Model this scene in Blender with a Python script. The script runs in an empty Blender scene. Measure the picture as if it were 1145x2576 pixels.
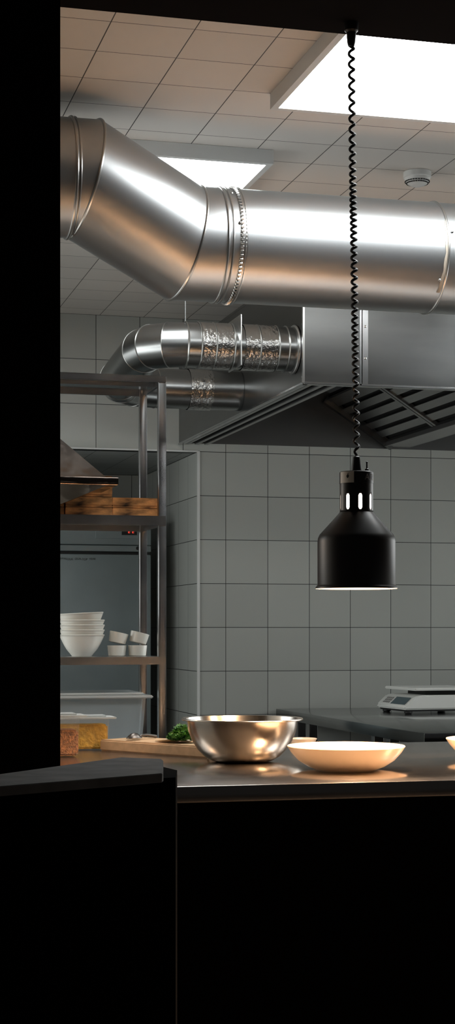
import bpy, bmesh, random
from math import *
from mathutils import Vector, Matrix
random.seed(4)
TH=radians(14.5); F=4150.0; HZ=1585.0; CZ=1.262
def W(px,py,Y):
    t=tan(TH+atan((px-572.5)/F)); X=Y*t; d=X*sin(TH)+Y*cos(TH)
    return Vector((X,Y,CZ+(HZ-py)*d/F))
def G(px,py,Z):
    d=F*(Z-CZ)/(HZ-py); t=tan(TH+atan((px-572.5)/F)); Y=d/(t*sin(TH)+cos(TH))
    return Vector((Y*t,Y,Z))
sc=bpy.context.scene; COL=sc.collection
# ---------------------------------------------------------------- materials
def nt(name):
    m=bpy.data.materials.new(name); m.use_nodes=True
    n=m.node_tree; return m,n,n.nodes['Principled BSDF']
def mat(name,col,metal=0,rough=.5,bump=0,bscale=30,var=0,vscale=6,emit=None,es=0,alpha=1,stretch=None,spec=.5,rvar=0,trans=0):
    m,n,p=nt(name)
    p.inputs['Base Color'].default_value=(*col,1); p.inputs['Metallic'].default_value=metal
    p.inputs['Roughness'].default_value=rough; p.inputs['Specular IOR Level'].default_value=spec
    p.inputs['Alpha'].default_value=alpha
    p.inputs['Transmission Weight'].default_value=trans
    if emit: p.inputs['Emission Color'].default_value=(*emit,1); p.inputs['Emission Strength'].default_value=es
    if var or bump or rvar:
        g=n.nodes.new('ShaderNodeTexCoord'); mp=n.nodes.new('ShaderNodeMapping')
        n.links.new(g.outputs['Object'],mp.inputs[0])
        if stretch: mp.inputs['Scale'].default_value=stretch
    if var or rvar:
        t=n.nodes.new('ShaderNodeTexNoise'); t.inputs['Scale'].default_value=vscale; t.inputs['Detail'].default_value=5
        n.links.new(mp.outputs[0],t.inputs['Vector'])
        if var:
            r=n.nodes.new('ShaderNodeMapRange'); r.inputs['From Min'].default_value=.3; r.inputs['From Max'].default_value=.7
            r.inputs['To Min'].default_value=1-var; r.inputs['To Max'].default_value=1+var*.5
            n.links.new(t.outputs[0],r.inputs[0])
            mx=n.nodes.new('ShaderNodeVectorMath'); mx.operation='SCALE'; mx.inputs[0].default_value=col
            n.links.new(r.outputs[0],mx.inputs['Scale']); n.links.new(mx.outputs[0],p.inputs['Base Color'])
        if rvar:
            r=n.nodes.new('ShaderNodeMapRange'); r.inputs['From Min'].default_value=.3; r.inputs['From Max'].default_value=.7
            r.inputs['To Min'].default_value=max(.02,rough-rvar); r.inputs['To Max'].default_value=rough+rvar
            n.links.new(t.outputs[0],r.inputs[0]); n.links.new(r.outputs[0],p.inputs['Roughness'])
    if bump:
        t=n.nodes.new('ShaderNodeTexNoise'); t.inputs['Scale'].default_value=bscale; t.inputs['Detail'].default_value=3
        n.links.new(mp.outputs[0],t.inputs['Vector'])
        b=n.nodes.new('ShaderNodeBump'); b.inputs['Strength'].default_value=bump; b.inputs['Distance'].default_value=.01
        n.links.new(t.outputs[0],b.inputs['Height']); n.links.new(b.outputs[0],p.inputs['Normal'])
    return m
def gridmat(name,ax,ox,ay,oy,col,line,rough,lw=.0026,size=.2,var=.05):
    m,n,p=nt(name)
    g=n.nodes.new('ShaderNodeNewGeometry'); s=n.nodes.new('ShaderNodeSeparateXYZ'); n.links.new(g.outputs['Position'],s.inputs[0])
    def M(op,a,b=None):
        q=n.nodes.new('ShaderNodeMath'); q.operation=op
        for i,v in enumerate((a,b)):
            if v is None: continue
            if isinstance(v,(int,float)): q.inputs[i].default_value=v
            else: n.links.new(v,q.inputs[i])
        return q.outputs[0]
    A=M('SUBTRACT',s.outputs[ax],ox); B=M('SUBTRACT',s.outputs[ay],oy)
    da=M('PINGPONG',A,size/2); db=M('PINGPONG',B,size/2)
    dist=M('MINIMUM',da,db); mask=M('LESS_THAN',dist,lw/2)
    fa=M('FLOOR',M('DIVIDE',A,size)); fb=M('FLOOR',M('DIVIDE',B,size))
    cx=n.nodes.new('ShaderNodeCombineXYZ'); n.links.new(fa,cx.inputs[0]); n.links.new(fb,cx.inputs[1])
    wn=n.nodes.new('ShaderNodeTexWhiteNoise'); n.links.new(cx.outputs[0],wn.inputs['Vector'])
    f=M('ADD',M('MULTIPLY',wn.outputs['Value'],var*2),1-var)
    vm=n.nodes.new('ShaderNodeVectorMath'); vm.operation='SCALE'; vm.inputs[0].default_value=col; n.links.new(f,vm.inputs['Scale'])
    mx=n.nodes.new('ShaderNodeMix'); mx.data_type='RGBA'; n.links.new(mask,mx.inputs['Factor'])
    n.links.new(vm.outputs[0],mx.inputs['A']); mx.inputs['B'].default_value=(*line,1)
    n.links.new(mx.outputs['Result'],p.inputs['Base Color']); p.inputs['Roughness'].default_value=rough
    h=M('MINIMUM',dist,.004)
    b=n.nodes.new('ShaderNodeBump'); b.inputs['Strength'].default_value=.25; b.inputs['Distance'].default_value=.3
    n.links.new(h,b.inputs['Height']); n.links.new(b.outputs[0],p.inputs['Normal'])
    return m
TC=(.42,.435,.41)
m_wall=gridmat('wall_tile_xz','X',1.8795,'Z',1.874,TC,(.012,.013,.013),.34,var=.07)
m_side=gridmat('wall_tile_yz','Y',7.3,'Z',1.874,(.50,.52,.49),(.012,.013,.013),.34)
m_ceil=gridmat('ceiling_tile','X',.697,'Y',3.974,(.64,.60,.555),(.04,.035,.03),.6,lw=.0028,var=.03)
m_floor=gridmat('floor_tile','X',0,'Y',0,(.12,.11,.10),(.03,.03,.03),.5,size=.3)
m_black=mat('matte_black_paint',(.006,.005,.005),rough=.9,spec=.02)
m_dark=mat('dark_laminate',(.010,.009,.008),rough=.7,var=.3,spec=.1)
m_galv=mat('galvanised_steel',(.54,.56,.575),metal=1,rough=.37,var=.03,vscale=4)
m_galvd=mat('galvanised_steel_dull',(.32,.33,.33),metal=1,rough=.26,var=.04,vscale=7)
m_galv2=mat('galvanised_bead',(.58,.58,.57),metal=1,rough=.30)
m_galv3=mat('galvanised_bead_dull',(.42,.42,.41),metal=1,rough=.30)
m_foil=mat('crinkled_foil',(.50,.50,.49),metal=1,rough=.22,bump=.32,bscale=80)
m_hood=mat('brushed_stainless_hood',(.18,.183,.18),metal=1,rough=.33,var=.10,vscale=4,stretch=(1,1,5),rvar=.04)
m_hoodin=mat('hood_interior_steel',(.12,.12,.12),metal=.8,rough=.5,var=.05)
m_filter=mat('filter_steel',(.36,.36,.36),metal=1,rough=.35)
m_steel=mat('stainless_steel',(.50,.50,.50),metal=1,rough=.28,rvar=.03,vscale=12)
m_steeld=mat('stainless_rack',(.46,.465,.47),metal=1,rough=.24,rvar=.03,vscale=12)
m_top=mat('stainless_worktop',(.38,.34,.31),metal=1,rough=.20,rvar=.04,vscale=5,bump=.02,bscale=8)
m_table=mat('stainless_table',(.36,.37,.37),metal=1,rough=.16,rvar=.04,vscale=6)
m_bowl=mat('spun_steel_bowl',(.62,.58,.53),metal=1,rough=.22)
m_white=mat('white_enamel_frame',(.66,.67,.66),rough=.45)
m_emit=mat('light_diffuser',(.9,.9,.9),emit=(.97,1,1),es=11)
m_blackp=mat('black_powder_coat',(.012,.010,.009),rough=.38,spec=.4)
m_rubber=mat('black_rubber_cord',(.006,.006,.006),rough=.5,spec=.3)
m_inner=mat('shade_interior_white',(.8,.75,.68),rough=.4)
m_bulb=mat('hot_bulb',(1,.9,.8),emit=(1,.80,.58),es=60)
m_slotglow=mat('slot_glow',(1,.9,.8),emit=(1,.86,.72),es=6)  # emission for the added tube behind the neck slots
m_label=mat('silver_label',(.72,.67,.60),metal=0,rough=.5)
m_print=mat('grey_print',(.26,.25,.24),rough=.6)
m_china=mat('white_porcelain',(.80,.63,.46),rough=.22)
m_china2=mat('offwhite_stoneware',(.66,.66,.61),rough=.3)
m_fridge=mat('fridge_steel',(.26,.31,.32),metal=.45,rough=.45,var=.08,vscale=5)
m_fdark=mat('fridge_gasket',(.01,.01,.01),rough=.6)
m_red=mat('red_led',(.3,0,0),emit=(1,.08,.05),es=1.0)
m_wood=mat('beech_board',(.62,.40,.22),rough=.5,var=.18,vscale=5,stretch=(1,9,9))
m_crate=mat('scorched_wood',(.56,.25,.085),rough=.4,var=.95,vscale=26,stretch=(.7,1,1.6))
m_clear=mat('clear_plastic',(.75,.78,.76),rough=.12,alpha=.10)
m_clear2=mat('translucent_plastic_tub',(.66,.73,.76),rough=.22,alpha=.42)
m_clearlid=mat('frosted_plastic_lid',(.74,.78,.78),rough=.22,alpha=.7)
m_lent=mat('orange_lentils',(.52,.19,.045),rough=.7,var=.6,vscale=160,bump=1,bscale=160)
m_yell=mat('yellow_mash',(.85,.48,.03),rough=.6,var=.3,vscale=60,bump=.8,bscale=60)
m_leaf=mat('parsley_green',(.05,.19,.03),rough=.5,var=.5,vscale=40)
m_tort=mat('flatbread',(.72,.60,.42),rough=.8,var=.15,vscale=40)
m_scale=mat('scale_plastic',(.72,.73,.70),rough=.4)
m_lcd=mat('lcd_screen',(.05,.09,.11),rough=.15)
# ---------------------------------------------------------------- geometry
def box(lo,hi,bev=0,seg=2):
    bm=bmesh.new(); bmesh.ops.create_cube(bm,size=1)
    lo=Vector(lo);hi=Vector(hi)
    for v in bm.verts: v.co=Vector([lo[i]+(v.co[i]+.5)*(hi[i]-lo[i]) for i in range(3)])
    if bev: bmesh.ops.bevel(bm,geom=bm.edges[:],offset=bev,segments=seg,affect='EDGES',profile=.5)
    return out(bm)
def out(bm):
    bm.verts.index_update()
    r=([v.co.copy() for v in bm.verts],[[v.index for v in f.verts] for f in bm.faces]); bm.free(); return r
def join(*gs):
    V=[];Fc=[]
    for v,f in gs:
        o=len(V); V+=v; Fc+=[[i+o for i in q] for q in f]
    return V,Fc
def xf(g,m): return [m@Vector(v) for v in g[0]],g[1]
def rev(prof,seg=64,c=(0,0,0)):
    V=[];Fc=[];c=Vector(c);rows=[]
    for r,z in prof:
        if r<1e-6: rows.append([len(V)]); V.append(c+Vector((0,0,z)))
        else:
            rows.append(list(range(len(V),len(V)+seg)))
            V+=[c+Vector((r*cos(2*pi*k/seg),r*sin(2*pi*k/seg),z)) for k in range(seg)]
    for a,b in zip(rows,rows[1:]):
        for k in range(seg):
            k2=(k+1)%seg
            if len(a)==1 and len(b)==1: continue
            if len(a)==1: Fc.append([a[0],b[k2],b[k]])
            elif len(b)==1: Fc.append([a[k],a[k2],b[0]])
            else: Fc.append([a[k],a[k2],b[k2],b[k]])
    return V,Fc
def sweep(pts,r,sides=8,closed=False):
    pts=[Vector(p) for p in pts]; n=len(pts); V=[];Fc=[]
    T=[]
    for i in range(n):
        a=pts[(i-1)%n] if (closed or i>0) else pts[i]; b=pts[(i+1)%n] if (closed or i<n-1) else pts[i]
        T.append((b-a).normalized())
    u=T[0].orthogonal().normalized()
    for i in range(n):
        u=(u-T[i]*u.dot(T[i])).normalized(); v=T[i].cross(u)
        rr=r(i) if callable(r) else r
        V+=[pts[i]+rr*(cos(2*pi*k/sides)*u+sin(2*pi*k/sides)*v) for k in range(sides)]
    for i in range(n if closed else n-1):
        j=(i+1)%n
        for k in range(sides):
            k2=(k+1)%sides; Fc.append([i*sides+k,i*sides+k2,j*sides+k2,j*sides+k])
    if not closed:
        Fc.append(list(range(sides))[::-1]); Fc.append([(n-1)*sides+k for k in range(sides)])
    return V,Fc
def prism(poly,z0,z1):
    n=len(poly); V=[Vector((p[0],p[1],z0)) for p in poly]+[Vector((p[0],p[1],z1)) for p in poly]
    Fc=[list(range(n))[::-1],list(range(n,2*n))]+[[i,(i+1)%n,n+(i+1)%n,n+i] for i in range(n)]
    return V,Fc
def profx(poly,y0,y1):
    n=len(poly); V=[Vector((p[0],y0,p[1])) for p in poly]+[Vector((p[0],y1,p[1])) for p in poly]
    return V,[list(range(n)),list(range(n,2*n))[::-1]]+[[i,n+i,n+(i+1)%n,(i+1)%n] for i in range(n)]
def hexa(b,t):
    return [Vector(v) for v in b]+[Vector(v) for v in t],[[0,3,2,1],[4,5,6,7]]+[[i,(i+1)%4,4+(i+1)%4,4+i] for i in range(4)]
def bevg(g,off,seg=2,ang=30):
    me=bpy.data.meshes.new('t'); me.from_pydata([tuple(v) for v in g[0]],[],g[1]); bm=bmesh.new(); bm.from_mesh(me); bpy.data.meshes.remove(me)
    bmesh.ops.recalc_face_normals(bm,faces=bm.faces)
    es=[e for e in bm.edges if len(e.link_faces)==2 and e.calc_face_angle()>radians(ang)]
    bmesh.ops.bevel(bm,geom=es,offset=off,segments=seg,affect='EDGES'); return out(bm)
def empty(name,loc,label,cat,group=None,rz=0):
    e=bpy.data.objects.new(name,None); e.location=loc; e.rotation_euler=(0,0,rz); e.empty_display_size=.05
    COL.objects.link(e); e['label']=label; e['category']=cat
    if group: e['group']=group
    return e
def mk(name,g,m,parent=None,label=None,cat=None,smooth=False,kind=None,world=True,group=None,loc=None,rot=None,ang=35):
    V,Fc=g; V=[Vector(v) for v in V]
    o_loc=Vector((0,0,0))
    if parent and world: V=[v-parent.location for v in V]
    elif not parent and loc is None:
        mn=Vector([min(v[i] for v in V) for i in range(3)]);mxx=Vector([max(v[i] for v in V) for i in range(3)])
        o_loc=Vector(((mn.x+mxx.x)/2,(mn.y+mxx.y)/2,mn.z)); V=[v-o_loc for v in V]
    if loc is not None: o_loc=Vector(loc)
    me=bpy.data.meshes.new(name); me.from_pydata([tuple(v) for v in V],[],Fc)
    bm=bmesh.new(); bm.from_mesh(me); bmesh.ops.recalc_face_normals(bm,faces=bm.faces); bm.to_mesh(me); bm.free()
    if smooth:
        for p in me.polygons: p.use_smooth=True
        try: me.set_sharp_from_angle(angle=radians(ang))
        except Exception: pass
    me.materials.append(m)
    o=bpy.data.objects.new(name,me); COL.objects.link(o); o.location=o_loc
    if rot: o.rotation_euler=rot
    if parent: o.parent=parent
    if label: o['label']=label
    if cat and not parent: o['category']=cat
    if kind: o['kind']=kind
    if group: o['group']=group
    return o
# ---------------------------------------------------------------- room shell
CEIL=2.674; BY=7.3; NX=1.749; NZ=2.075; NY=8.5
def st(name,g,m): return mk(name,g,m,kind='structure',label=name.replace('_',' '))
st('floor',box((-1.5,-1.0,-.05),(4.6,8.6,0)),m_floor)
st('ceiling',box((-.3,3.53,CEIL),(4.4,BY+.1,CEIL+.08)),m_ceil)
st('wall_back',join(box((NX+.002,BY,0),(4.4,BY+.1,CEIL)),box((-.3,BY,NZ),(NX+.002,BY+.1,CEIL))),m_wall)
st('wall_niche_side',box((NX,BY+.002,0),(NX+.002,NY,NZ)),m_side)
st('wall_niche_rear',box((-.3,NY,0),(NX+.05,NY+.08,NZ)),m_wall)
st('trim_1',box((NX-.004,BY-.006,0),(NX+.008,BY+.004,NZ)),m_white)
st('trim_2',box((-.3,BY-.004,NZ-.004),(NX,BY+.004,NZ+.003)),m_white)
mcn=gridmat('niche_ceiling_tile','X',.697,'Y',7.374,(.40,.42,.41),(.02,.02,.02),.5)
st('ceiling_niche',box((-.3,BY+.1,NZ),(NX,NY+.05,NZ+.05)),mcn)
st('wall_left',box((-.38,3.53,0),(-.3,NY,CEIL)),m_side)
st('wall_right',box((4.3,3.53,0),(4.4,BY,CEIL)),m_side)
JX=.5087
st('wall_front',join(box((-1.5,3.32,0),(JX,3.52,3.0)),box((JX,3.2,2.60),(4.4,3.52,3.0))),m_black)
st('wall_front_base',box((JX,3.335,0),(4.4,3.44,.906)),m_black)
# ---------------------------------------------------------------- pass counter
cnt=empty('pass_counter',(2.2,3.8,0),'long stainless steel pass counter with dark front','counter')
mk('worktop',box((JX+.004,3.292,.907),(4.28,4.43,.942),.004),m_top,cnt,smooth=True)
mk('cabinet_body',box((JX+.03,3.46,0),(4.2,4.36,.905)),m_dark,cnt)
# ---------------------------------------------------------------- dark stand in front
Zs=1.047
poly=[G(-200,1994,Zs),G(408,1945,Zs),G(411,1943,Zs),G(411,1913,Zs),G(406,1909,Zs),G(305,1905,Zs),G(-200,1975,Zs)]
stand=empty('host_stand',(sum(p.x for p in poly)/7,sum(p.y for p in poly)/7,0),'dark painted wooden stand with a worn grey top','stand')
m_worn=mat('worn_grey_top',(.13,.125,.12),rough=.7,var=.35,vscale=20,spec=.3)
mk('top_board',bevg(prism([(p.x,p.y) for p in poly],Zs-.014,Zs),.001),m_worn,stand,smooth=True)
body=[G(-200,1996,Zs-.016),G(442,1958,Zs-.016),G(446,1940,Zs-.016),G(330,1912,Zs-.016),G(-200,1982,Zs-.016)]
m_sb=mat('stand_black_paint',(.0025,.0022,.002),rough=.9,spec=.02)
mk('stand_body',prism([(p.x,p.y) for p in body],0,Zs-.0145),m_sb,stand)
# ---------------------------------------------------------------- ceiling light panels
def lightpanel(x0,x1,y0,y1,label):
    e=empty('ceiling_light_panel',((x0+x1)/2,(y0+y1)/2,CEIL-.042),label,'ceiling light')
    z0=CEIL-.042;z1=CEIL-.001; w=.018
    mk('frame',join(box((x0,y0,z0),(x0+w,y1,z1)),box((x1-w,y0,z0),(x1,y1,z1)),box((x0+w,y0,z0),(x1-w,y0+w,z1)),box((x0+w,y1-w,z0),(x1-w,y1,z1))),m_white,e)
    mk('diffuser',box((x0+w,y0+w,z0+.003),(x1-w,y1-w,z0+.012)),m_emit,e)
lightpanel(1.196,2.396,3.575,4.177,'large white-framed rectangular LED ceiling panel, switched on')
lightpanel(.745,1.345,4.66,5.26,'square white-framed LED ceiling panel above the duct, switched on')
lightpanel(2.5,3.7,4.70,5.30,'added unseen fill panel on the ceiling before the hood, switched on')  # added panel out of view, brightens the kitchen
# smoke detector
p=G(1050,433,CEIL)
sd=empty('smoke_detector',(p.x,p.y,CEIL-.045),'round white smoke detector on the tiled ceiling','smoke detector')
mk('base_plate',rev([(0,0),(.043,0),(.043,-.016),(.040,-.018)],48,(p.x,p.y,CEIL-.001)),m_white,sd,smooth=True)
prof=[(.040,-.018),(.038,-.026),(.030,-.036),(.018,-.042),(0,-.043)]
mk('sensor_dome',rev(prof,48,(p.x,p.y,CEIL-.001)),m_white,sd,smooth=True)
sl=[]
for k in range(28):
    a=2*pi*k/28
    for r,z in ((.0375,-.029),(.033,-.034)):
        sl.append(xf(box((-.003,-.001,-.0015),(.003,.001,.0015)),Matrix.Translation((p.x,p.y,CEIL-.001+z))@Matrix.Rotation(a,4,'Z')@Matrix.Translation((0,r,0))))
mk('vent_slots',join(*sl),m_fdark,sd)
# ---------------------------------------------------------------- ducts
def segs_tube(path,r,seg=96):
    P=[Vector(p) for p in path]; n=len(P); T=[(P[i+1]-P[i]).normalized() for i in range(n-1)]
    u=(Vector((0,0,1))-T[0]*T[0].z).normalized()
    rings=[]
    for i in range(n):
        tin=T[max(i-1,0)]; tout=T[min(i,n-2)]
        v=tin.cross(u); N=(tin+tout).normalized(); R=[]
        for k in range(seg):
            a=2*pi*k/seg; q=P[i]+r*(cos(a)*u+sin(a)*v)
            q=q-tin*((q-P[i]).dot(N)/tin.dot(N)); R.append(q)
        rings.append(R)
        if i<n-1 and i>0:
            u=tin.rotation_difference(tout)@u; u=(u-tout*u.dot(tout)).normalized()
    gs=[]
    for a,b in zip(rings,rings[1:]):
        V=a+b; gs.append((V,[[k,(k+1)%seg,seg+(k+1)%seg,seg+k] for k in range(seg)]))
    return gs,rings
def circ(c,t,r,n=96):
    t=Vector(t).normalized(); u=(Vector((0,0,1))-t*t.z).normalized(); v=t.cross(u); c=Vector(c)
    return [c+r*(cos(2*pi*k/n)*u+sin(2*pi*k/n)*v) for k in range(n)]
R=.156
P1=Vector((1.0254,4.45,2.332)); P2=W(209,451,4.36); P3=Vector((-.28,4.36,P2.z)); P0=Vector((3.6,4.45,2.332))
duct=empty('ventilation_duct',(1.8,4.45,2.332-R),'large galvanised steel ventilation duct with a diagonal elbow under the ceiling','duct')
gs,rings=segs_tube([P0,P1,P2,P3],R,192)
for g in gs: mk('duct_section',g,m_galv,duct,smooth=True)
for rg in rings[1:3]: mk('seam_bead',sweep(rg,.0042,8,True),m_galv2,duct,smooth=True)
def Xat(px,Y): return Y*tan(TH+atan((px-572.5)/F))
for px,rr in ((541,.0035),(553,.003),(1078,.0035),(1700,.003)):
    mk('seam_bead',sweep(circ((Xat(px,4.45),4.45,2.332),(1,0,0),R+.001),rr,8,True),m_galv2,duct,smooth=True)
for px,rr in ((172,.0045),(181,.003)):
    mk('seam_bead',sweep(circ((Xat(px,4.36),4.36,P2.z),(1,0,0),R+.001),rr,8,True),m_galv2,duct,smooth=True)
xb=Xat(580,4.45); V=[];Fc=[];n=360
for j,(dx,dr_) in enumerate(((-.012,.001),(-.010,.004),(-.003,.004),(-.002,.002),(.003,.002),(.005,.005),(.008,.005),(.009,.0))):
    for k in range(n):
        a=2*pi*k/n; rr=R+dr_+(.0018*(1 if k%4<2 else -1) if j in (1,2) else 0)
        V.append(Vector((xb+dx,4.45+rr*sin(a),2.332+rr*cos(a))))
for j in range(7):
    for k in range(n): Fc.append([j*n+k,j*n+(k+1)%n,(j+1)*n+(k+1)%n,(j+1)*n+k])
mk('clamp_band',(V,Fc),m_galv2,duct,smooth=True,ang=50)
def rivet(c,nrm,r=.004):
    q=Vector((0,0,1)).rotation_difference(Vector(nrm).normalized()).to_matrix().to_4x4()
    return xf(rev([(0,r*.7),(r*.6,r*.5),(r,0),(r,-.001)],12),Matrix.Translation(c)@q)
for px,ad in ((568,80),(560,40),(1087,75),(1064,125)):
    a=radians(ad); nn=Vector((0,-sin(a),cos(a)))
    mk('rivet',rivet(Vector((Xat(px,4.45)+.0,4.45,2.332))+nn*(R+.003),nn,.0045),m_galv2,duct,smooth=True)
V=[];Fc=[];n=40
for k in range(n):
    a=radians(60+80*k/(n-1)); w=.004+.003*abs(sin(k*.35)); xx=Xat(1078,4.45)
    for dx in (-w*.3-.004*(k/n),-w-.010*(k/n)):
        V.append(Vector((xx+dx,4.45-(R+.0012)*sin(a),2.332+(R+.0012)*cos(a))))
for k in range(n-1): Fc.append([2*k,2*k+1,2*k+3,2*k+2])
mk('sealant_smear',(V,Fc),mat('dried_sealant',(.42,.38,.32),rough=.5,metal=.3),duct,smooth=True)
for x in (2.3,.35):
    yy=4.45 if x>1 else 4.36; zz=2.332 if x>1 else P2.z
    mk('hanger_strap',join(box((x-.01,yy-.002,zz+R),(x+.01,yy+.002,CEIL))),m_galv2,duct)
# small duct
r2=.076; Z2=2.235; HX=1.66; HY=5.386; HZ0=2.107; HZ1=2.515
Z3=2.195
path=[(HX-.001,5.485,Z2),(1.275,5.485,Z2),(1.215,5.503,Z2),(1.168,5.55,Z2),(1.150,5.615,Z2-.004),(1.150,6.04,Z3),(1.172,6.13,Z3),(1.235,6.205,Z3),(1.32,6.23,Z3),(HX-.001,6.23,Z3)]
sduct=empty('small_duct',(1.4,6.0,Z3-r2),'small galvanised duct wrapped in foil tape entering the hood','duct')
gs,rings=segs_tube(path,r2,64)
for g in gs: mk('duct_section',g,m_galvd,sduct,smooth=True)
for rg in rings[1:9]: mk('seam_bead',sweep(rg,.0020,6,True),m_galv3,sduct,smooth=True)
def cyl_x(x0,x1,y,z,r,n=64,rows=10,jit=0):
    V=[];Fc=[]
    for j in range(rows+1):
        for k in range(n):
            rr=r+(random.uniform(-jit,jit) if 0<j<rows else 0); a=2*pi*k/n
            V.append(Vector((x0+(x1-x0)*j/rows,y+rr*sin(a),z+rr*cos(a))))
    for j in range(rows):
        for k in range(n): Fc.append([j*n+k,j*n+(k+1)%n,(j+1)*n+(k+1)%n,(j+1)*n+k])
    return V,Fc
for a,b in ((505,538),(541,582),(612,648),(652,694)):
    mk('foil_wrap',cyl_x(Xat(a,5.45),Xat(b,5.45),5.485,Z2,r2+.003,64,14,.0006),m_foil,sduct,smooth=True,ang=80)
for px in (470,503,540,586,650,697,722):
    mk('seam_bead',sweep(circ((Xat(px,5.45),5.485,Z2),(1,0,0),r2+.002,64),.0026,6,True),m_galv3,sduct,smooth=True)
mk('foil_wrap',cyl_x(1.45,1.54,6.23,Z3,r2+.003,64,14,.0006),m_foil,sduct,smooth=True,ang=80)
xf0=Xat(598,5.45)
mk('flange_plate',box((xf0-.002,5.485-.085,Z2-.075),(xf0+.002,5.485+.085,Z2+.098),.001),m_galv2,sduct)
mk('hanger_rod',sweep([(1.27,5.485,Z2+r2),(1.27,5.485,CEIL)],.002,8),m_galvd,sduct)
mk('end_collar',sweep(circ((HX-.006,5.485,Z2),(1,0,0),r2+.004,64),.005,8,True),m_galv2,sduct,smooth=True)
# ---------------------------------------------------------------- hood
hood=empty('extractor_hood',(3.0,6.3,HZ0),'large stainless steel kitchen extractor hood with baffle filters','extractor hood')
HR=4.2; t=.012
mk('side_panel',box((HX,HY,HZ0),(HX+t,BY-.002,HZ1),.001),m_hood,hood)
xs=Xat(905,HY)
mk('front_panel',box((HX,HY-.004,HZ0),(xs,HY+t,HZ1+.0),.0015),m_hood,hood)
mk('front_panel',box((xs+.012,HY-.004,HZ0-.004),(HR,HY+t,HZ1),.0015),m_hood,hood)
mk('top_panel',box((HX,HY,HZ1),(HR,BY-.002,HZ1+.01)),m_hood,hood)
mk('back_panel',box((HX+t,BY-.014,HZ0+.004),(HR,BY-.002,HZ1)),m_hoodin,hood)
mk('corner_trim',box((HX-.004,HY-.008,HZ0-.002),(HX+.003,HY+.004,HZ1)),m_galv2,hood)
mk('seam_trim',join(box((xs-.003,HY-.010,HZ0-.003),(xs+.004,HY,HZ1)),box((xs+.008,HY-.008,HZ0-.003),(xs+.028,HY-.003,HZ1))),m_steeld,hood)
mk('lower_rim',join(box((HX,HY-.010,HZ0-.006),(HR,HY+.02,HZ0+.002),.001),box((HX-.004,HY,HZ0-.006),(HX+.018,BY-.003,HZ0+.002),.001)),m_steeld,hood)
for z in (.09,.20,.31): mk('rivet',rivet((xs+.018,HY-.008,HZ0+z),(0,-1,0),.005),m_galv2,hood,smooth=True)
for z in (.02,.08,.14,.20,.26): mk('rivet',rivet((HX-.002,HY+.006,HZ0+z),(-1,0,0),.004),m_galv2,hood,smooth=True)
for k in range(3): mk('grease_channel',box((HX+.024+.045*k,HY+.02,HZ0-.004),(HX+.042+.045*k,BY-.016,HZ0+.02),.002),m_filter,hood)
mk('channel_floor',box((HX+.02,HY+.02,HZ0+.03),(HX+.15,BY-.016,HZ0+.036)),m_fdark,hood)
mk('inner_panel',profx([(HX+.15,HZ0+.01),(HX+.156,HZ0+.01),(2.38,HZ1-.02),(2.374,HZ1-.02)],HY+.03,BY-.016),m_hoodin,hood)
fa=Vector((2.36,0,2.335)); fb=Vector((2.665,0,2.14)); dr=(fb-fa); L=dr.length; du=dr.normalized(); dn=Vector((-du.z,0,du.x))
if dn.z>0: dn=-dn
def slab(s0,s1,y0,y1,h0,h1):
    pts=[]
    for y in (y0,y1):
        for s,h in ((s0,h0),(s1,h0),(s1,h1),(s0,h1)):
            q=fa+du*s+dn*h; pts.append(Vector((q.x,y,q.z)))
    return pts,[[0,1,2,3],[7,6,5,4],[0,4,5,1],[1,5,6,2],[2,6,7,3],[3,7,4,0]]
nf=3
ys=[HY+.03+i*(BY-.016-HY-.03)/nf for i in range(nf+1)]
for i in range(nf):
    y0,y1=ys[i]+.004,ys[i+1]-.004
    g=[slab(0,L,y0,y0+.022,-.004,.012),slab(0,L,y1-.022,y1,-.004,.012),slab(0,.018,y0,y1,-.004,.012),slab(L-.018,L,y0,y1,-.004,.012)]
    ns=5
    for k in range(ns):
        s=.022+(L-.044)*k/ns; g.append(slab(s,s+(L-.044)/ns*.62,y0+.016,y1-.016,.0,.006))
    mk('baffle_filter',join(*g),m_filter,hood)
mk('filter_backing',slab(0,L,HY+.03,BY-.016,-.03,-.012),m_fdark,hood)
mk('filter_gutter',join(box((2.64,HY+.03,2.118),(2.76,BY-.016,2.14),.002),box((2.76,HY+.03,2.118),(2.766,BY-.016,2.20))),m_filter,hood)
mk('filter_end_bar',slab(-.01,L+.02,BY-.045,BY-.018,.0,.03),m_hood,hood)
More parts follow.
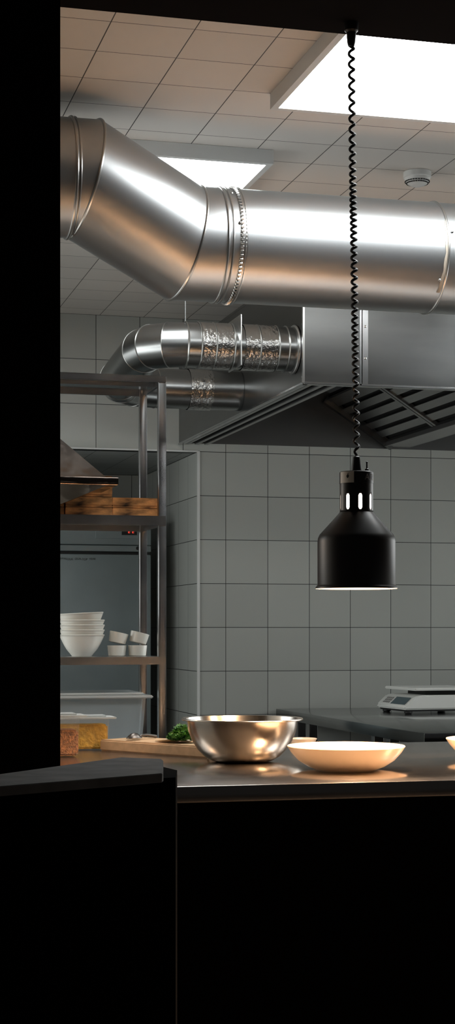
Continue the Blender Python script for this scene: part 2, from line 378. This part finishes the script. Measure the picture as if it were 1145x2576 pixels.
# ---------------------------------------------------------------- heat lamp
def heatlamp(x,y,label,ztop=2.60,topx=None):
    s=.000876
    def Z(py): return 1.262+(1585-py)*s
    e=empty('heat_lamp',(x,y,Z(1480)),label,'heat lamp',group='heat lamps over the pass')
    c=Vector((x,y,0))
    o=[(.0902,Z(1481)),(.0905,Z(1478)),(.0885,Z(1475)),(.0859,Z(1471)),(.0859,Z(1362)),(.0850,Z(1354)),(.0815,Z(1345)),(.0415,Z(1295)),(.0375,Z(1289))]
    i=[(.0355,Z(1289)),(.0395,Z(1296)),(.0795,Z(1346)),(.0835,Z(1355)),(.0840,Z(1362)),(.0840,Z(1471)),(.0902,Z(1481))]
    mk('lamp_shade',rev([(r,z) for r,z in o],96,c),m_blackp,e,smooth=True,ang=60)
    mk('shade_lining',rev(i,96,c),m_inner,e,smooth=True,ang=60)
    n=240; view=atan2(-y,-x); zs=[Z(1289),Z(1283),Z(1281.5),Z(1279),Z(1248),Z(1245.5),Z(1244),Z(1238),Z(1218),Z(1188)]
    V=[];Fc=[]
    for z in zs:
        for k in range(n):
            a=2*pi*k/n; V.append(c+Vector((.0368*cos(a),.0368*sin(a),z)))
    for j in range(len(zs)-1):
        wdt=[0,3.5,5,6.2,5,3.5,0,0,0][j]
        for k in range(n):
            deg=degrees(2*pi*(k+.5)/n-view)-13.8*1
            dd=(deg+22.5)%45-22.5
            if wdt and abs(dd)<wdt: continue
            Fc.append([j*n+k,j*n+(k+1)%n,(j+1)*n+(k+1)%n,(j+1)*n+k])
    nk=mk('slotted_neck',(V,Fc),m_blackp,e,smooth=True,ang=60)
    sm=nk.modifiers.new('s','SOLIDIFY'); sm.thickness=.0012; sm.offset=-1
    mk('slot_glow_tube',rev([(.0335,Z(1288)),(.0335,Z(1240))],64,c),m_slotglow,e,smooth=True)  # added emissive tube so the outer neck slots glow too
    mk('neck_cap',rev([(.0368,Z(1217)),(.0375,Z(1217)),(.0375,Z(1189)),(.036,Z(1187)),(.012,Z(1186)),(.0115,Z(1180)),(.0085,Z(1150)),(.005,Z(1147)),(0,Z(1147))],64,c),m_blackp,e,smooth=True,ang=40)
    right=Vector((-sin(view),cos(view),0))
    def arc(a0,a1,z0,z1,r,m,nm,lab=None):
        V=[];N=24
        for k in range(N+1):
            a=view+radians(a0+(a1-a0)*k/N)
            for z in (z0,z1): V.append(c+Vector((r*cos(a),r*sin(a),z)))
        mk(nm,(V,[[2*k,2*k+2,2*k+3,2*k+1] for k in range(N)]),m,e,smooth=True,label=lab)
    arc(-66,-8,Z(1217),Z(1189),.0382,m_label,'label_band','silver label with small flame mark')
    V=[];pts=[(0,-1),(.55,-.7),(.75,-.1),(.35,.35),(.45,1),(-.1,.55),(-.2,.1),(-.5,.3),(-.7,-.3),(-.45,-.8)]
    for u,v in pts:
        a=view+radians(-30)+u*.0045/.038
        V.append(c+Vector((.0386*cos(a),.0386*sin(a),Z(1199)+v*.006)))
    mk('flame_mark',(V,[list(range(10))]),m_fdark,e)
    def wraptext(txt,size,adeg,z,m,nm):
        cu=bpy.data.curves.new('txt','FONT'); cu.body=txt; cu.size=size; cu.align_x='LEFT'
        to=bpy.data.objects.new('txt',cu); COL.objects.link(to); bpy.context.view_layer.update()
        me=bpy.data.meshes.new_from_object(to.evaluated_get(bpy.context.evaluated_depsgraph_get()))
        vs=[c+Vector((.0385*cos(view+radians(adeg)+v.co.x/.0385),.0385*sin(view+radians(adeg)+v.co.x/.0385),z+v.co.y)) for v in me.vertices]
        fs=[list(p.vertices) for p in me.polygons]
        bpy.data.objects.remove(to); bpy.data.meshes.remove(me)
        mk(nm,(vs,fs),m,e)
    wraptext('AIR',.020,28,Z(1210),m_print,'printed_lettering')
    q=c+right*.023+Vector((0,0,Z(1187)))
    mk('toggle_switch',join(rev([(.0045,0),(.0045,.006),(.002,.008),(.0018,.018),(.0026,.022),(0,.024)],16,q)),m_blackp,e,smooth=True)
    mk('bulb',rev([(0,Z(1440)),(.018,Z(1436)),(.030,Z(1420)),(.034,Z(1400)),(.030,Z(1370)),(.020,Z(1345)),(.017,Z(1300)),(.017,Z(1243)),(0,Z(1242))],32,c),m_bulb,e,smooth=True)
    tx=x if topx is None else topx
    zb=Z(1150); zt=ztop-.045; pts=[]; turns=50; N=turns*14
    for k in range(N+1):
        f=k/N; ff=f+.035*sin(2*pi*f*1.0)+.012*sin(2*pi*f*2.3)
        ff=max(0,min(1,ff)); a=2*pi*turns*f; am=.0056*min(1,k/10,(N-k)/10)
        xx=x+(tx-x)*f
        pts.append((xx+am*cos(a),y+am*sin(a),zb+(zt-zb)*ff))
    mk('coiled_cord',sweep(pts,.0032,8),m_rubber,e,smooth=True)
    mk('ceiling_plug',rev([(0,ztop-.052),(.007,ztop-.052),(.009,ztop-.045),(.011,ztop-.022),(.015,ztop-.018),(.016,ztop),(0,ztop)],32,(tx,y,0)),m_blackp,e,smooth=True)
    return e
LY=3.45; LX=Xat(897,LY)
heatlamp(LX,LY,'black pendant heat lamp on a coiled cord over the white plate',topx=Xat(884,LY))
heatlamp(LX+.47,LY,'black pendant heat lamp on a coiled cord, further along the pass')
def light(name,typ,loc,energy,col,size=.05,rot=None,spot=None,blend=.5,sy=None,spread=None):
    l=bpy.data.lights.new(name,typ); l.energy=energy; l.color=col
    if typ=='AREA':
        l.size=size
        if sy: l.shape='RECTANGLE'; l.size_y=sy
        if spread: l.spread=radians(spread)
    else: l.shadow_soft_size=size
    if typ=='SPOT': l.spot_size=radians(spot); l.spot_blend=blend
    o=bpy.data.objects.new(name,l); o.location=loc
    if rot: o.rotation_euler=rot
    COL.objects.link(o); return o
for x in (LX,LX+.47):
    light('heat_lamp_light','SPOT',(x,LY,1.36),74,(1,.63,.36),.05,spot=150,blend=.6)
light('warm_shelf_fill','POINT',(.22,4.3,1.55),3,(1,.62,.34),.04)  # added warm fill for rack and pan, no lamp hangs here
light('side_fill_light','AREA',(-.27,5.7,1.6),19,(.97,1,.99),1.0,rot=(0,-radians(82),0),sy=2.4,spread=120)  # added fill from the left, there is no window in this wall
light('side_fill_light','AREA',(4.27,5.4,1.5),22,(.97,1,.99),1.0,rot=(0,radians(82),0),sy=3.0,spread=120)  # matching fill added on the right, no window here either
# ---------------------------------------------------------------- shelving rack
K=5.0/6.3
RY0=5.0; RY1=5.0*1.0586; RX0=.24; tb=.0247; DR=6.46*K
rack=empty('shelving_rack',(.7,5.15,0),'stainless steel four-tier kitchen shelving rack','shelving rack')
xr=Xat(409,RY0)
s1=CZ+(HZ-948)*DR/F; s2=CZ+(HZ-1299)*DR/F; s3=CZ+(HZ-1652)*DR/F; s4=CZ+(HZ-1880)*DR/F
for (x,y) in ((xr-tb/2,RY0),(xr-tb/2,RY1-.0),(RX0,RY0),(RX0,RY1)):
    mk('upright',box((x,y,0),(x+tb,y+tb,s1-.001),.0025),m_steeld,rack,smooth=True)
def shelf(z,th=.032,m=m_steeld):
    x0,x1=RX0+.002,xr+tb/2-.002; y0,y1=RY0-.004,RY1+tb+.004; w=.010
    return mk('shelf',bevg(join(box((x0,y0,z-.003),(x1,y1,z)),box((x0,y0,z-th),(x1,y0+w,z-.003)),box((x0,y1-w,z-th),(x1,y1,z-.003)),box((x0,y0+w,z-th),(x0+w,y1-w,z-.003)),box((x1-w,y0+w,z-th),(x1,y1-w,z-.003)),
        box((x0+w,(y0+y1)/2-.03,z-.015),(x1-w,(y0+y1)/2+.03,z-.003))),.0012,2),m,rack,smooth=True)
shelf(s1,.020); shelf(s2,.030); shelf(s3,.024); shelf(s4,.024)
# wooden trays
def tray(w,d,h,t=.007):
    return bevg(join(box((-w/2,-d/2,0),(w/2,d/2,t)),box((-w/2,-d/2,t),(w/2,-d/2+t,h)),box((-w/2,d/2-t,t),(w/2,d/2,h)),box((-w/2,-d/2+t,t),(-w/2+t,d/2-t,h)),box((w/2-t,-d/2+t,t),(w/2,d/2-t,h))),.0016)
tdep=.138; yf=5.145; yt=yf+tdep/2; tw=Xat(402,yf)-Xat(285,yf); th_=.0328
tg=tray(tw,tdep,th_)
first=None
cxr=(Xat(402,yf)+Xat(285,yf))/2
for col,nrow in ((0,2),(1,4),(2,4),(3,3)):
    for r in range(nrow):
        loc=(cxr-col*(tw+.003)+(random.uniform(-.002,.002)),yt+random.uniform(0,.006),s2+.0005+r*(th_+.0008))
        if first is None:
            first=mk('wooden_tray',tg,m_crate,label='small scorched brown wooden serving tray stacked on the rack',cat='tray',loc=loc,group='wooden trays on the rack')
        else:
            o=first.copy(); o.location=loc; COL.objects.link(o)
# angled steel pan with pyramid lid
m_pan=mat('dark_polished_steel',(.13,.105,.09),metal=1,rough=.13,bump=.6,bscale=6)
ya,yb=4.85,5.125
Zp=lambda py: CZ+(HZ-py)*(4.95)/F
X=lambda px: Xat(px,ya)
pan=empty('steel_pan',(X(20),5.0,s2),'dark glossy angled steel pan with pyramid lid and flange','pan')
mk('flange',box((X(-150),ya-.006,Zp(1223)),(X(298),yb,Zp(1203)),.003),m_pan,pan,smooth=True)
mk('lid',hexa([(X(-140),ya,Zp(1204)),(X(268),ya,Zp(1204)),(X(268),yb-.01,Zp(1204)),(X(-140),yb-.01,Zp(1204))],[(X(-60),4.93,Zp(1050)),(X(96),4.93,Zp(1050)),(X(96),5.03,Zp(1050)),(X(-60),5.03,Zp(1050))]),m_pan,pan)
mk('pan_body',hexa([(X(-90),5.0,s2+.001),(X(112),5.0,s2+.001),(X(112),yb-.04,s2+.001),(X(-90),yb-.04,s2+.001)],[(X(-140),ya,Zp(1222)),(X(272),ya,Zp(1222)),(X(272),yb-.01,Zp(1222)),(X(-140),yb-.01,Zp(1222))]),m_pan,pan)
# bowls and ramekins
def bowlprof(R,H,tk=.004,foot=.35,pw=.55):
    o=[(0,.003),(R*foot,.003),(R*foot,0),(R*foot+.004,0)]
    for k in range(1,11):
        f=k/10; o.append((R*(foot+.02)+(R-R*(foot+.02))*(f**pw),.004+(H-.004)*f))
    o.append((R+.001,H+.0005)); o.append((R-.001,H+.0025)); o.append((R-tk,H))
    for k in range(9,-1,-1):
        f=k/10; o.append((max(0,(R*(foot+.02)+(R-R*(foot+.02))*(f**pw))-tk),.004+tk+(H-.004-tk)*f))
    o.append((0,.004+tk)); return o
bY=5.14; bx=Xat(206,bY); sh=s3+.0005
rb=56*(bY*1.02)/F; bg=rev(bowlprof(rb,.066,tk=.0025,foot=.38,pw=.6),64)
b0=mk('bowl',bg,m_china2,label='off-white stoneware bowl in a stack on the rack',cat='bowl',loc=(bx,bY,sh),smooth=True,group='stacked bowls on the rack',ang=50)
for k in range(1,5):
    o=b0.copy(); o.location=(bx+random.uniform(-.001,.001),bY,sh+.0155*k); COL.objects.link(o)
    if k==4: o.rotation_euler=(0,-.05,0); o.location.z+=.006; o['label']='off-white stoneware bowl tilted on top of the stack'
rg=rev([(r*K,z*K) for r,z in [(0,.003),(.028,.003),(.030,0),(.034,.002),(.038,.041),(.0375,.0425),(.0355,.041),(.0315,.006),(0,.006)]],48)
r0=None
for pxx in (294,346):
    x=Xat(pxx,bY)
    for k in range(2):
        loc=(x,bY,sh+(.043*k+(.009 if k else 0))*K); rot=(.0,(.22 if k else 0)*(1 if pxx<300 else 1.15),0)
        if r0 is None: r0=mk('ramekin',rg,m_china2,label='small white ramekin standing on the rack shelf',cat='ramekin',loc=loc,smooth=True,group='ramekins on the rack')
        else:
            o=r0.copy(); o.location=loc; o.rotation_euler=rot; COL.objects.link(o)
            if k: o['label']='small white ramekin tilted on top of another'
# large clear container on rack
def tapbox(x0,x1,y0,y1,z0,z1,tp):
    V=[Vector(v) for v in ((x0+tp,y0+tp,z0),(x1-tp,y0+tp,z0),(x1-tp,y1-tp,z0),(x0+tp,y1-tp,z0),(x0,y0,z1),(x1,y0,z1),(x1,y1,z1),(x0,y1,z1))]
    return V,[[0,3,2,1],[0,1,5,4],[1,2,6,5],[2,3,7,6],[3,0,4,7]]
cxx=Xat(385,5.02)
cb=empty('storage_container',(cxx-.2,5.14,s4),'large translucent plastic food storage box with frosted lid','storage box')
zt=CZ-(1757-HZ)*5.12/F
def hollow(x0,x1,y0,y1,z0,z1,tp,bev):
    return bevg(tapbox(x0,x1,y0,y1,z0,z1,tp),bev,3,20)
mk('box_body',hollow(cxx-.40,cxx-.018,5.03,5.27,s4+.001,zt,.011,.015),m_clear2,cb,smooth=True)
mk('lid',bevg(join(box((cxx-.42,5.015,zt),(cxx,5.285,zt+.010)),box((cxx-.40,5.03,zt+.010),(cxx-.025,5.27,zt+.018))),.003),m_clearlid,cb,smooth=True)
# ---------------------------------------------------------------- fridge
FY=7.70; fx1=Xat(380,FY); fx0=fx1-.70
fr=empty('upright_fridge',((fx0+fx1)/2,8.0,0),'tall blue-grey steel upright refrigerator in a niche','refrigerator')
zz=lambda py:CZ+(HZ-py)*(fx1*sin(TH)+FY*cos(TH))/F
mk('cabinet',box((fx0,FY+.03,.1),(fx1,8.38,zz(1300)),.004),m_fridge,fr)
mk('control_panel',box((fx0,FY,zz(1372)),(fx1,FY+.03,zz(1300)),.003),m_fridge,fr)
mk('door',box((fx0+.003,FY-.02,.14),(fx1-.004,FY+.02,zz(1396)),.006),m_fridge,fr,smooth=True)
mk('door_gasket',box((fx0+.006,FY-.004,zz(1396)),(fx1-.008,FY+.03,zz(1390))),m_fdark,fr)
mk('door_top_trim',box((fx0+.003,FY-.02,zz(1389)),(fx1-.004,FY+.02,zz(1374)),.003),m_fridge,fr)
lx=Xat(347,FY-.02)
mk('door_lock',xf(rev([(0,.006),(.007,.006),(.009,0)],20),Matrix.Translation((lx,FY-.02,zz(1380)))@Matrix.Rotation(pi/2,4,'X')),m_fdark,fr)
mk('display_frame',join(box((Xat(240,FY),FY-.003,zz(1356)),(Xat(350,FY),FY,zz(1326)),.001)),m_fridge,fr)
mk('display_window',box((Xat(306,FY),FY-.005,zz(1347)),(Xat(344,FY),FY-.002,zz(1331))),m_fdark,fr)
for k,x in enumerate((322,332)):
    a=Xat(x,FY); h=zz(1335); l=zz(1342); w=.009
    dg=[box((a,FY-.007,h-.002),(a+w,FY-.005,h)),box((a,FY-.007,(h+l)/2-.001),(a+w,FY-.005,(h+l)/2+.001)),box((a,FY-.007,l),(a+w,FY-.005,l+.002)),box((a+w-.002,FY-.007,(h+l)/2),(a+w,FY-.005,h)),box((a,FY-.007,l),(a+.002,FY-.005,(h+l)/2))]
    mk('led_digit',join(*dg),m_red,fr)
def flattext(txt,size,loc,m,nm,parent):
    cu=bpy.data.curves.new('txt','FONT'); cu.body=txt; cu.size=size
    to=bpy.data.objects.new('txt',cu); COL.objects.link(to); bpy.context.view_layer.update()
    me=bpy.data.meshes.new_from_object(to.evaluated_get(bpy.context.evaluated_depsgraph_get()))
    g=([Vector(loc)+Vector((v.co.x,0,v.co.y+.0015*sin(v.co.x*90))) for v in me.vertices],[list(p.vertices) for p in me.polygons])
    bpy.data.objects.remove(to); bpy.data.meshes.remove(me); mk(nm,g,m,parent)
flattext('SWALLIUK  OUA-TOP  YEAR',.0135,(Xat(150,FY-.021),FY-.0215,zz(1411)),m_fdark,'handwriting',fr)
for x in (fx0+.04,fx1-.08):
    for y in (FY+.05,8.30): mk('foot',rev([(.02,0),(.02,.02),(.014,.03),(.014,.1)],16,(x+.02,y,0)),m_fdark,fr)
# ---------------------------------------------------------------- side table
T0=G(1068,1845,.9); TX=T0.x; TY=T0.y
tab=empty('work_table',(2.8,6.3,0),'long stainless steel work table against the tiled wall','table')
mk('table_top',box((TX,TY,.857),(3.6,BY-.012,.9),.003),m_table,tab,smooth=True)
for pxx in (986,947,783,754):
    a=tan(TH+atan((pxx-572.5)/F)); y=(TX+.03)/a
    mk('leg',box((TX+.015,y-.02,0),(TX+.055,y+.02,.857),.003),m_steeld,tab)
for y in (5.6,7.2): mk('leg',box((3.52,y-.02,0),(3.56,y+.02,.857),.003),m_steeld,tab)
mk('lower_shelf',box((TX+.02,TY+.05,.2),(3.56,BY-.03,.22)),m_steeld,tab)
# ---------------------------------------------------------------- kitchen scale
sp0=G(1030,1796,.9)
sca=empty('kitchen_scale',(sp0.x-.03,sp0.y+.01,.9),'white digital kitchen scale with a steel platform on the table','scale',rz=radians(5))
w=.29
mk('scale_body',bevg(profx([(0,.018),(.0,.034),(.045,.074),(.085,.080),(.33,.080),(.33,.018)],-.03,w-.03),.006,3,20),m_scale,sca,world=False,smooth=True)
mk('scale_base',bevg(box((.01,-.02,.010),(.32,w-.04,.022)),.003),m_fdark,sca,world=False)
mk('platform',bevg(box((.045,-.04,.100),(.36,w-.02,.112)),.003),m_scale,sca,world=False,smooth=True)
mk('platform_support',box((.12,.02,.078),(.28,w-.1,.100)),m_fdark,sca,world=False)
q=Vector((.045,0,.040)).normalized(); nrm=Vector((-.040,0,.045)).normalized()
def onface(s0,s1,y0,y1,h):
    V=[Vector((0,y,.034))+q*s+nrm*h for s,y in ((s0,y0),(s1,y0),(s1,y1),(s0,y1))]; return V,[[0,1,2,3]]
mk('display',onface(.008,.052,-.015,.13,.0015),m_lcd,sca,world=False)
mk('keypad',join(*[onface(.012+.013*i,.022+.013*i,.15+.018*j,.163+.018*j,.0015) for i in range(3) for j in range(4)]),m_print,sca,world=False)
for x,y in ((.03,0),(.30,0),(.03,w-.07),(.30,w-.07)):
    mk('foot',rev([(.014,0),(.018,.004),(.018,.012),(0,.012)],20,(x,y,0)),m_fdark,sca,world=False,smooth=True)
# ---------------------------------------------------------------- things on the pass
CT=.942
mb=G(609,1916,CT)
base=[(0,0),(.060,0),(.075,.004),(.092,.014),(.108,.030),(.122,.052),(.131,.074),(.135,.096),(.136,.103),(.144,.1035),(.1475,.102),(.1485,.104),(.147,.1065),(.136,.1055),(.1335,.096),(.1295,.074),(.1205,.053),(.1065,.0315),(.091,.016),(.074,.006),(.060,.0025),(0,.0025)]
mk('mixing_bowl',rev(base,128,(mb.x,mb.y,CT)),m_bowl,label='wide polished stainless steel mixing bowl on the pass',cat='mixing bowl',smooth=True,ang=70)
pprof=[(0,.002),(.062,.002),(.064,0),(.068,0),(.070,.003),(.088,.010),(.110,.024),(.126,.042),(.1345,.0555),(.1335,.057),(.131,.0565),(.123,.045),(.107,.029),(.086,.015),(.066,.008),(0,.007)]
pl=G(871,1938,CT)
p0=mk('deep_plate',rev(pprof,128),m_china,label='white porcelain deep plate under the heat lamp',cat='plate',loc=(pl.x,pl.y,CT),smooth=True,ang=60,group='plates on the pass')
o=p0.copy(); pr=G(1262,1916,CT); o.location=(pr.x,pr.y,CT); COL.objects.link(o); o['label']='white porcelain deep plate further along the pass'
sdh=G(762,1878,CT)
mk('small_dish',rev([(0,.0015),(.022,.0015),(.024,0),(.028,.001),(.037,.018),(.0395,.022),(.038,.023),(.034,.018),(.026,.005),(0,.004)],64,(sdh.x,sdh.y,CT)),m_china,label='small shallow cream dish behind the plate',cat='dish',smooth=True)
zb=CT+.03
bl=[G(250,1860,zb),G(522,1878,zb)]
e1=(bl[1]-bl[0]); nn=Vector((-e1.y,e1.x,0)).normalized()
if nn.y<0: nn=-nn
pb=[bl[0],bl[1],bl[1]+nn*.15,bl[0]+nn*.15]
brd=mk('cutting_board',bevg(prism([(p.x,p.y) for p in pb],CT,zb),.004,3),m_wood,label='thick light wooden cutting board on the pass',cat='cutting board',smooth=True)
s0=G(345,1861,zb); s1_=G(405,1856,zb)
sd_=(s1_-s0).normalized(); an=atan2(sd_.y,sd_.x)
V=[];Fc=[];nu=12;nv=24
for i in range(nu+1):
    r=i/nu
    for k in range(nv):
        a=2*pi*k/nv; V.append(Vector((-.012+r*.026*cos(a),r*.018*sin(a),.018-.014*(r*r))))
for i in range(nu):
    for k in range(nv): Fc.append([i*nv+k,i*nv+(k+1)%nv,(i+1)*nv+(k+1)%nv,(i+1)*nv+k])
hd=sweep([(.010,0,.006),(.02,0,.010),(.04,0,.010),(.06,0,.007),(.078,0,.004)],lambda i:.0025+.0006*i,8)
spo=mk('spoon',join((V,Fc),hd),mat('dull_spoon_steel',(.14,.12,.105),metal=1,rough=.35),label='dark steel spoon lying upside down on the cutting board',cat='spoon',loc=(s0.x,s0.y,zb+.001),rot=(0,0,an),smooth=True)
so=spo.modifiers.new('s','SOLIDIFY'); so.thickness=.0008
tb_=G(440,1867,zb)
V=[];Fc=[];N=40
for i in range(7):
    for k in range(N):
        a=2*pi*k/N; r=.048*i/6*(1+.06*sin(3*a)+.04*sin(5*a)); V.append(Vector((r*cos(a),r*.8*sin(a),.002+.003*sin(a*2+i)*i/6+.003*i/6)))
for i in range(6):
    for k in range(N): Fc.append([i*N+k,i*N+(k+1)%N,(i+1)*N+(k+1)%N,(i+1)*N+k])
fb_=mk('flatbread',(V,Fc),m_tort,label='small pale flatbread under the herbs on the board',cat='flatbread',loc=(tb_.x,tb_.y,zb+.001),smooth=True)
so=fb_.modifiers.new('s','SOLIDIFY'); so.thickness=.002; so.offset=0
V=[];Fc=[]
pc=G(461,1869,zb)
for i in range(560):
    a=random.uniform(0,2*pi); r=.040*sqrt(random.random()); h=.032*(1-(r/.042)**2)*random.uniform(.2,1)*(1+.3*sin(3*a))
    c=Vector((r*cos(a),r*sin(a)*.7,.004+h)); M=Matrix.Rotation(random.uniform(0,6.28),3,'Z')@Matrix.Rotation(random.uniform(-1.1,1.1),3,'X')@Matrix.Rotation(random.uniform(-.6,.6),3,'Y')
    s=random.uniform(.006,.010); b=len(V)
    lf=[(0,-1),(.5,-.5),(.95,-.35),(.6,.05),(.8,.6),(.3,.45),(0,1),(-.3,.45),(-.8,.6),(-.6,.05),(-.95,-.35),(-.5,-.5)]
    V.append(c+M@Vector((0,0,-s*.25)))
    for u,v in lf: V.append(c+M@Vector((u*s,v*s,0)))
    for k in range(12): Fc.append([b,b+1+k,b+1+(k+1)%12])
mk('parsley',(V,Fc),m_leaf,label='heap of fresh green parsley leaves on the board',cat='parsley',loc=(pc.x,pc.y,zb+.006),kind='stuff')
def foodbox(x0,x1,y0,y1,h,fill,mfill,label,lab2):
    e=empty('food_container',((x0+x1)/2,(y0+y1)/2,CT),label,'food container',group='plastic food containers')
    mk('box_body',hollow(x0,x1,y0,y1,CT+.001,CT+h,.003,.006),m_clear,e,smooth=True)
    mk('contents',bevg(box((x0+.004,y0+.004,CT+.003),(x1-.004,y1-.004,CT+fill)),.005,2),mfill,e,label=lab2,smooth=True)
    mk('lid',bevg(join(box((x0-.012,y0-.010,CT+h),(x1+.018,y1+.006,CT+h+.005)),box((x0+.006,y0+.006,CT+h+.005),(x1-.006,y1-.006,CT+h+.009))),.002),m_clearlid,e,smooth=True)
a=G(203,1904,CT)
foodbox(a.x-.13,a.x-.001,a.y,a.y+.09,.100,.068,m_lent,'clear plastic container of orange lentils with lid','orange lentils')
foodbox(Xat(276,4.345)-.15,Xat(276,4.345),4.345,4.42,.083,.068,m_yell,'clear plastic container of yellow puree with lid','yellow puree')
# ---------------------------------------------------------------- camera / world / view
cam=bpy.data.cameras.new('camera'); co=bpy.data.objects.new('camera',cam); COL.objects.link(co)
co.location=(0,0,CZ); co.rotation_euler=(pi/2,0,-TH)
cam.sensor_fit='VERTICAL'; cam.sensor_height=36; cam.lens=36*F/2576; cam.shift_y=(HZ-1288)/2576; cam.clip_start=.05
sc.camera=co
w=bpy.data.worlds.new('world'); sc.world=w; w.use_nodes=True
w.node_tree.nodes['Background'].inputs[0].default_value=(.6,.6,.6,1); w.node_tree.nodes['Background'].inputs[1].default_value=.03
sc.view_settings.view_transform='Standard'
sc.view_settings.exposure=0
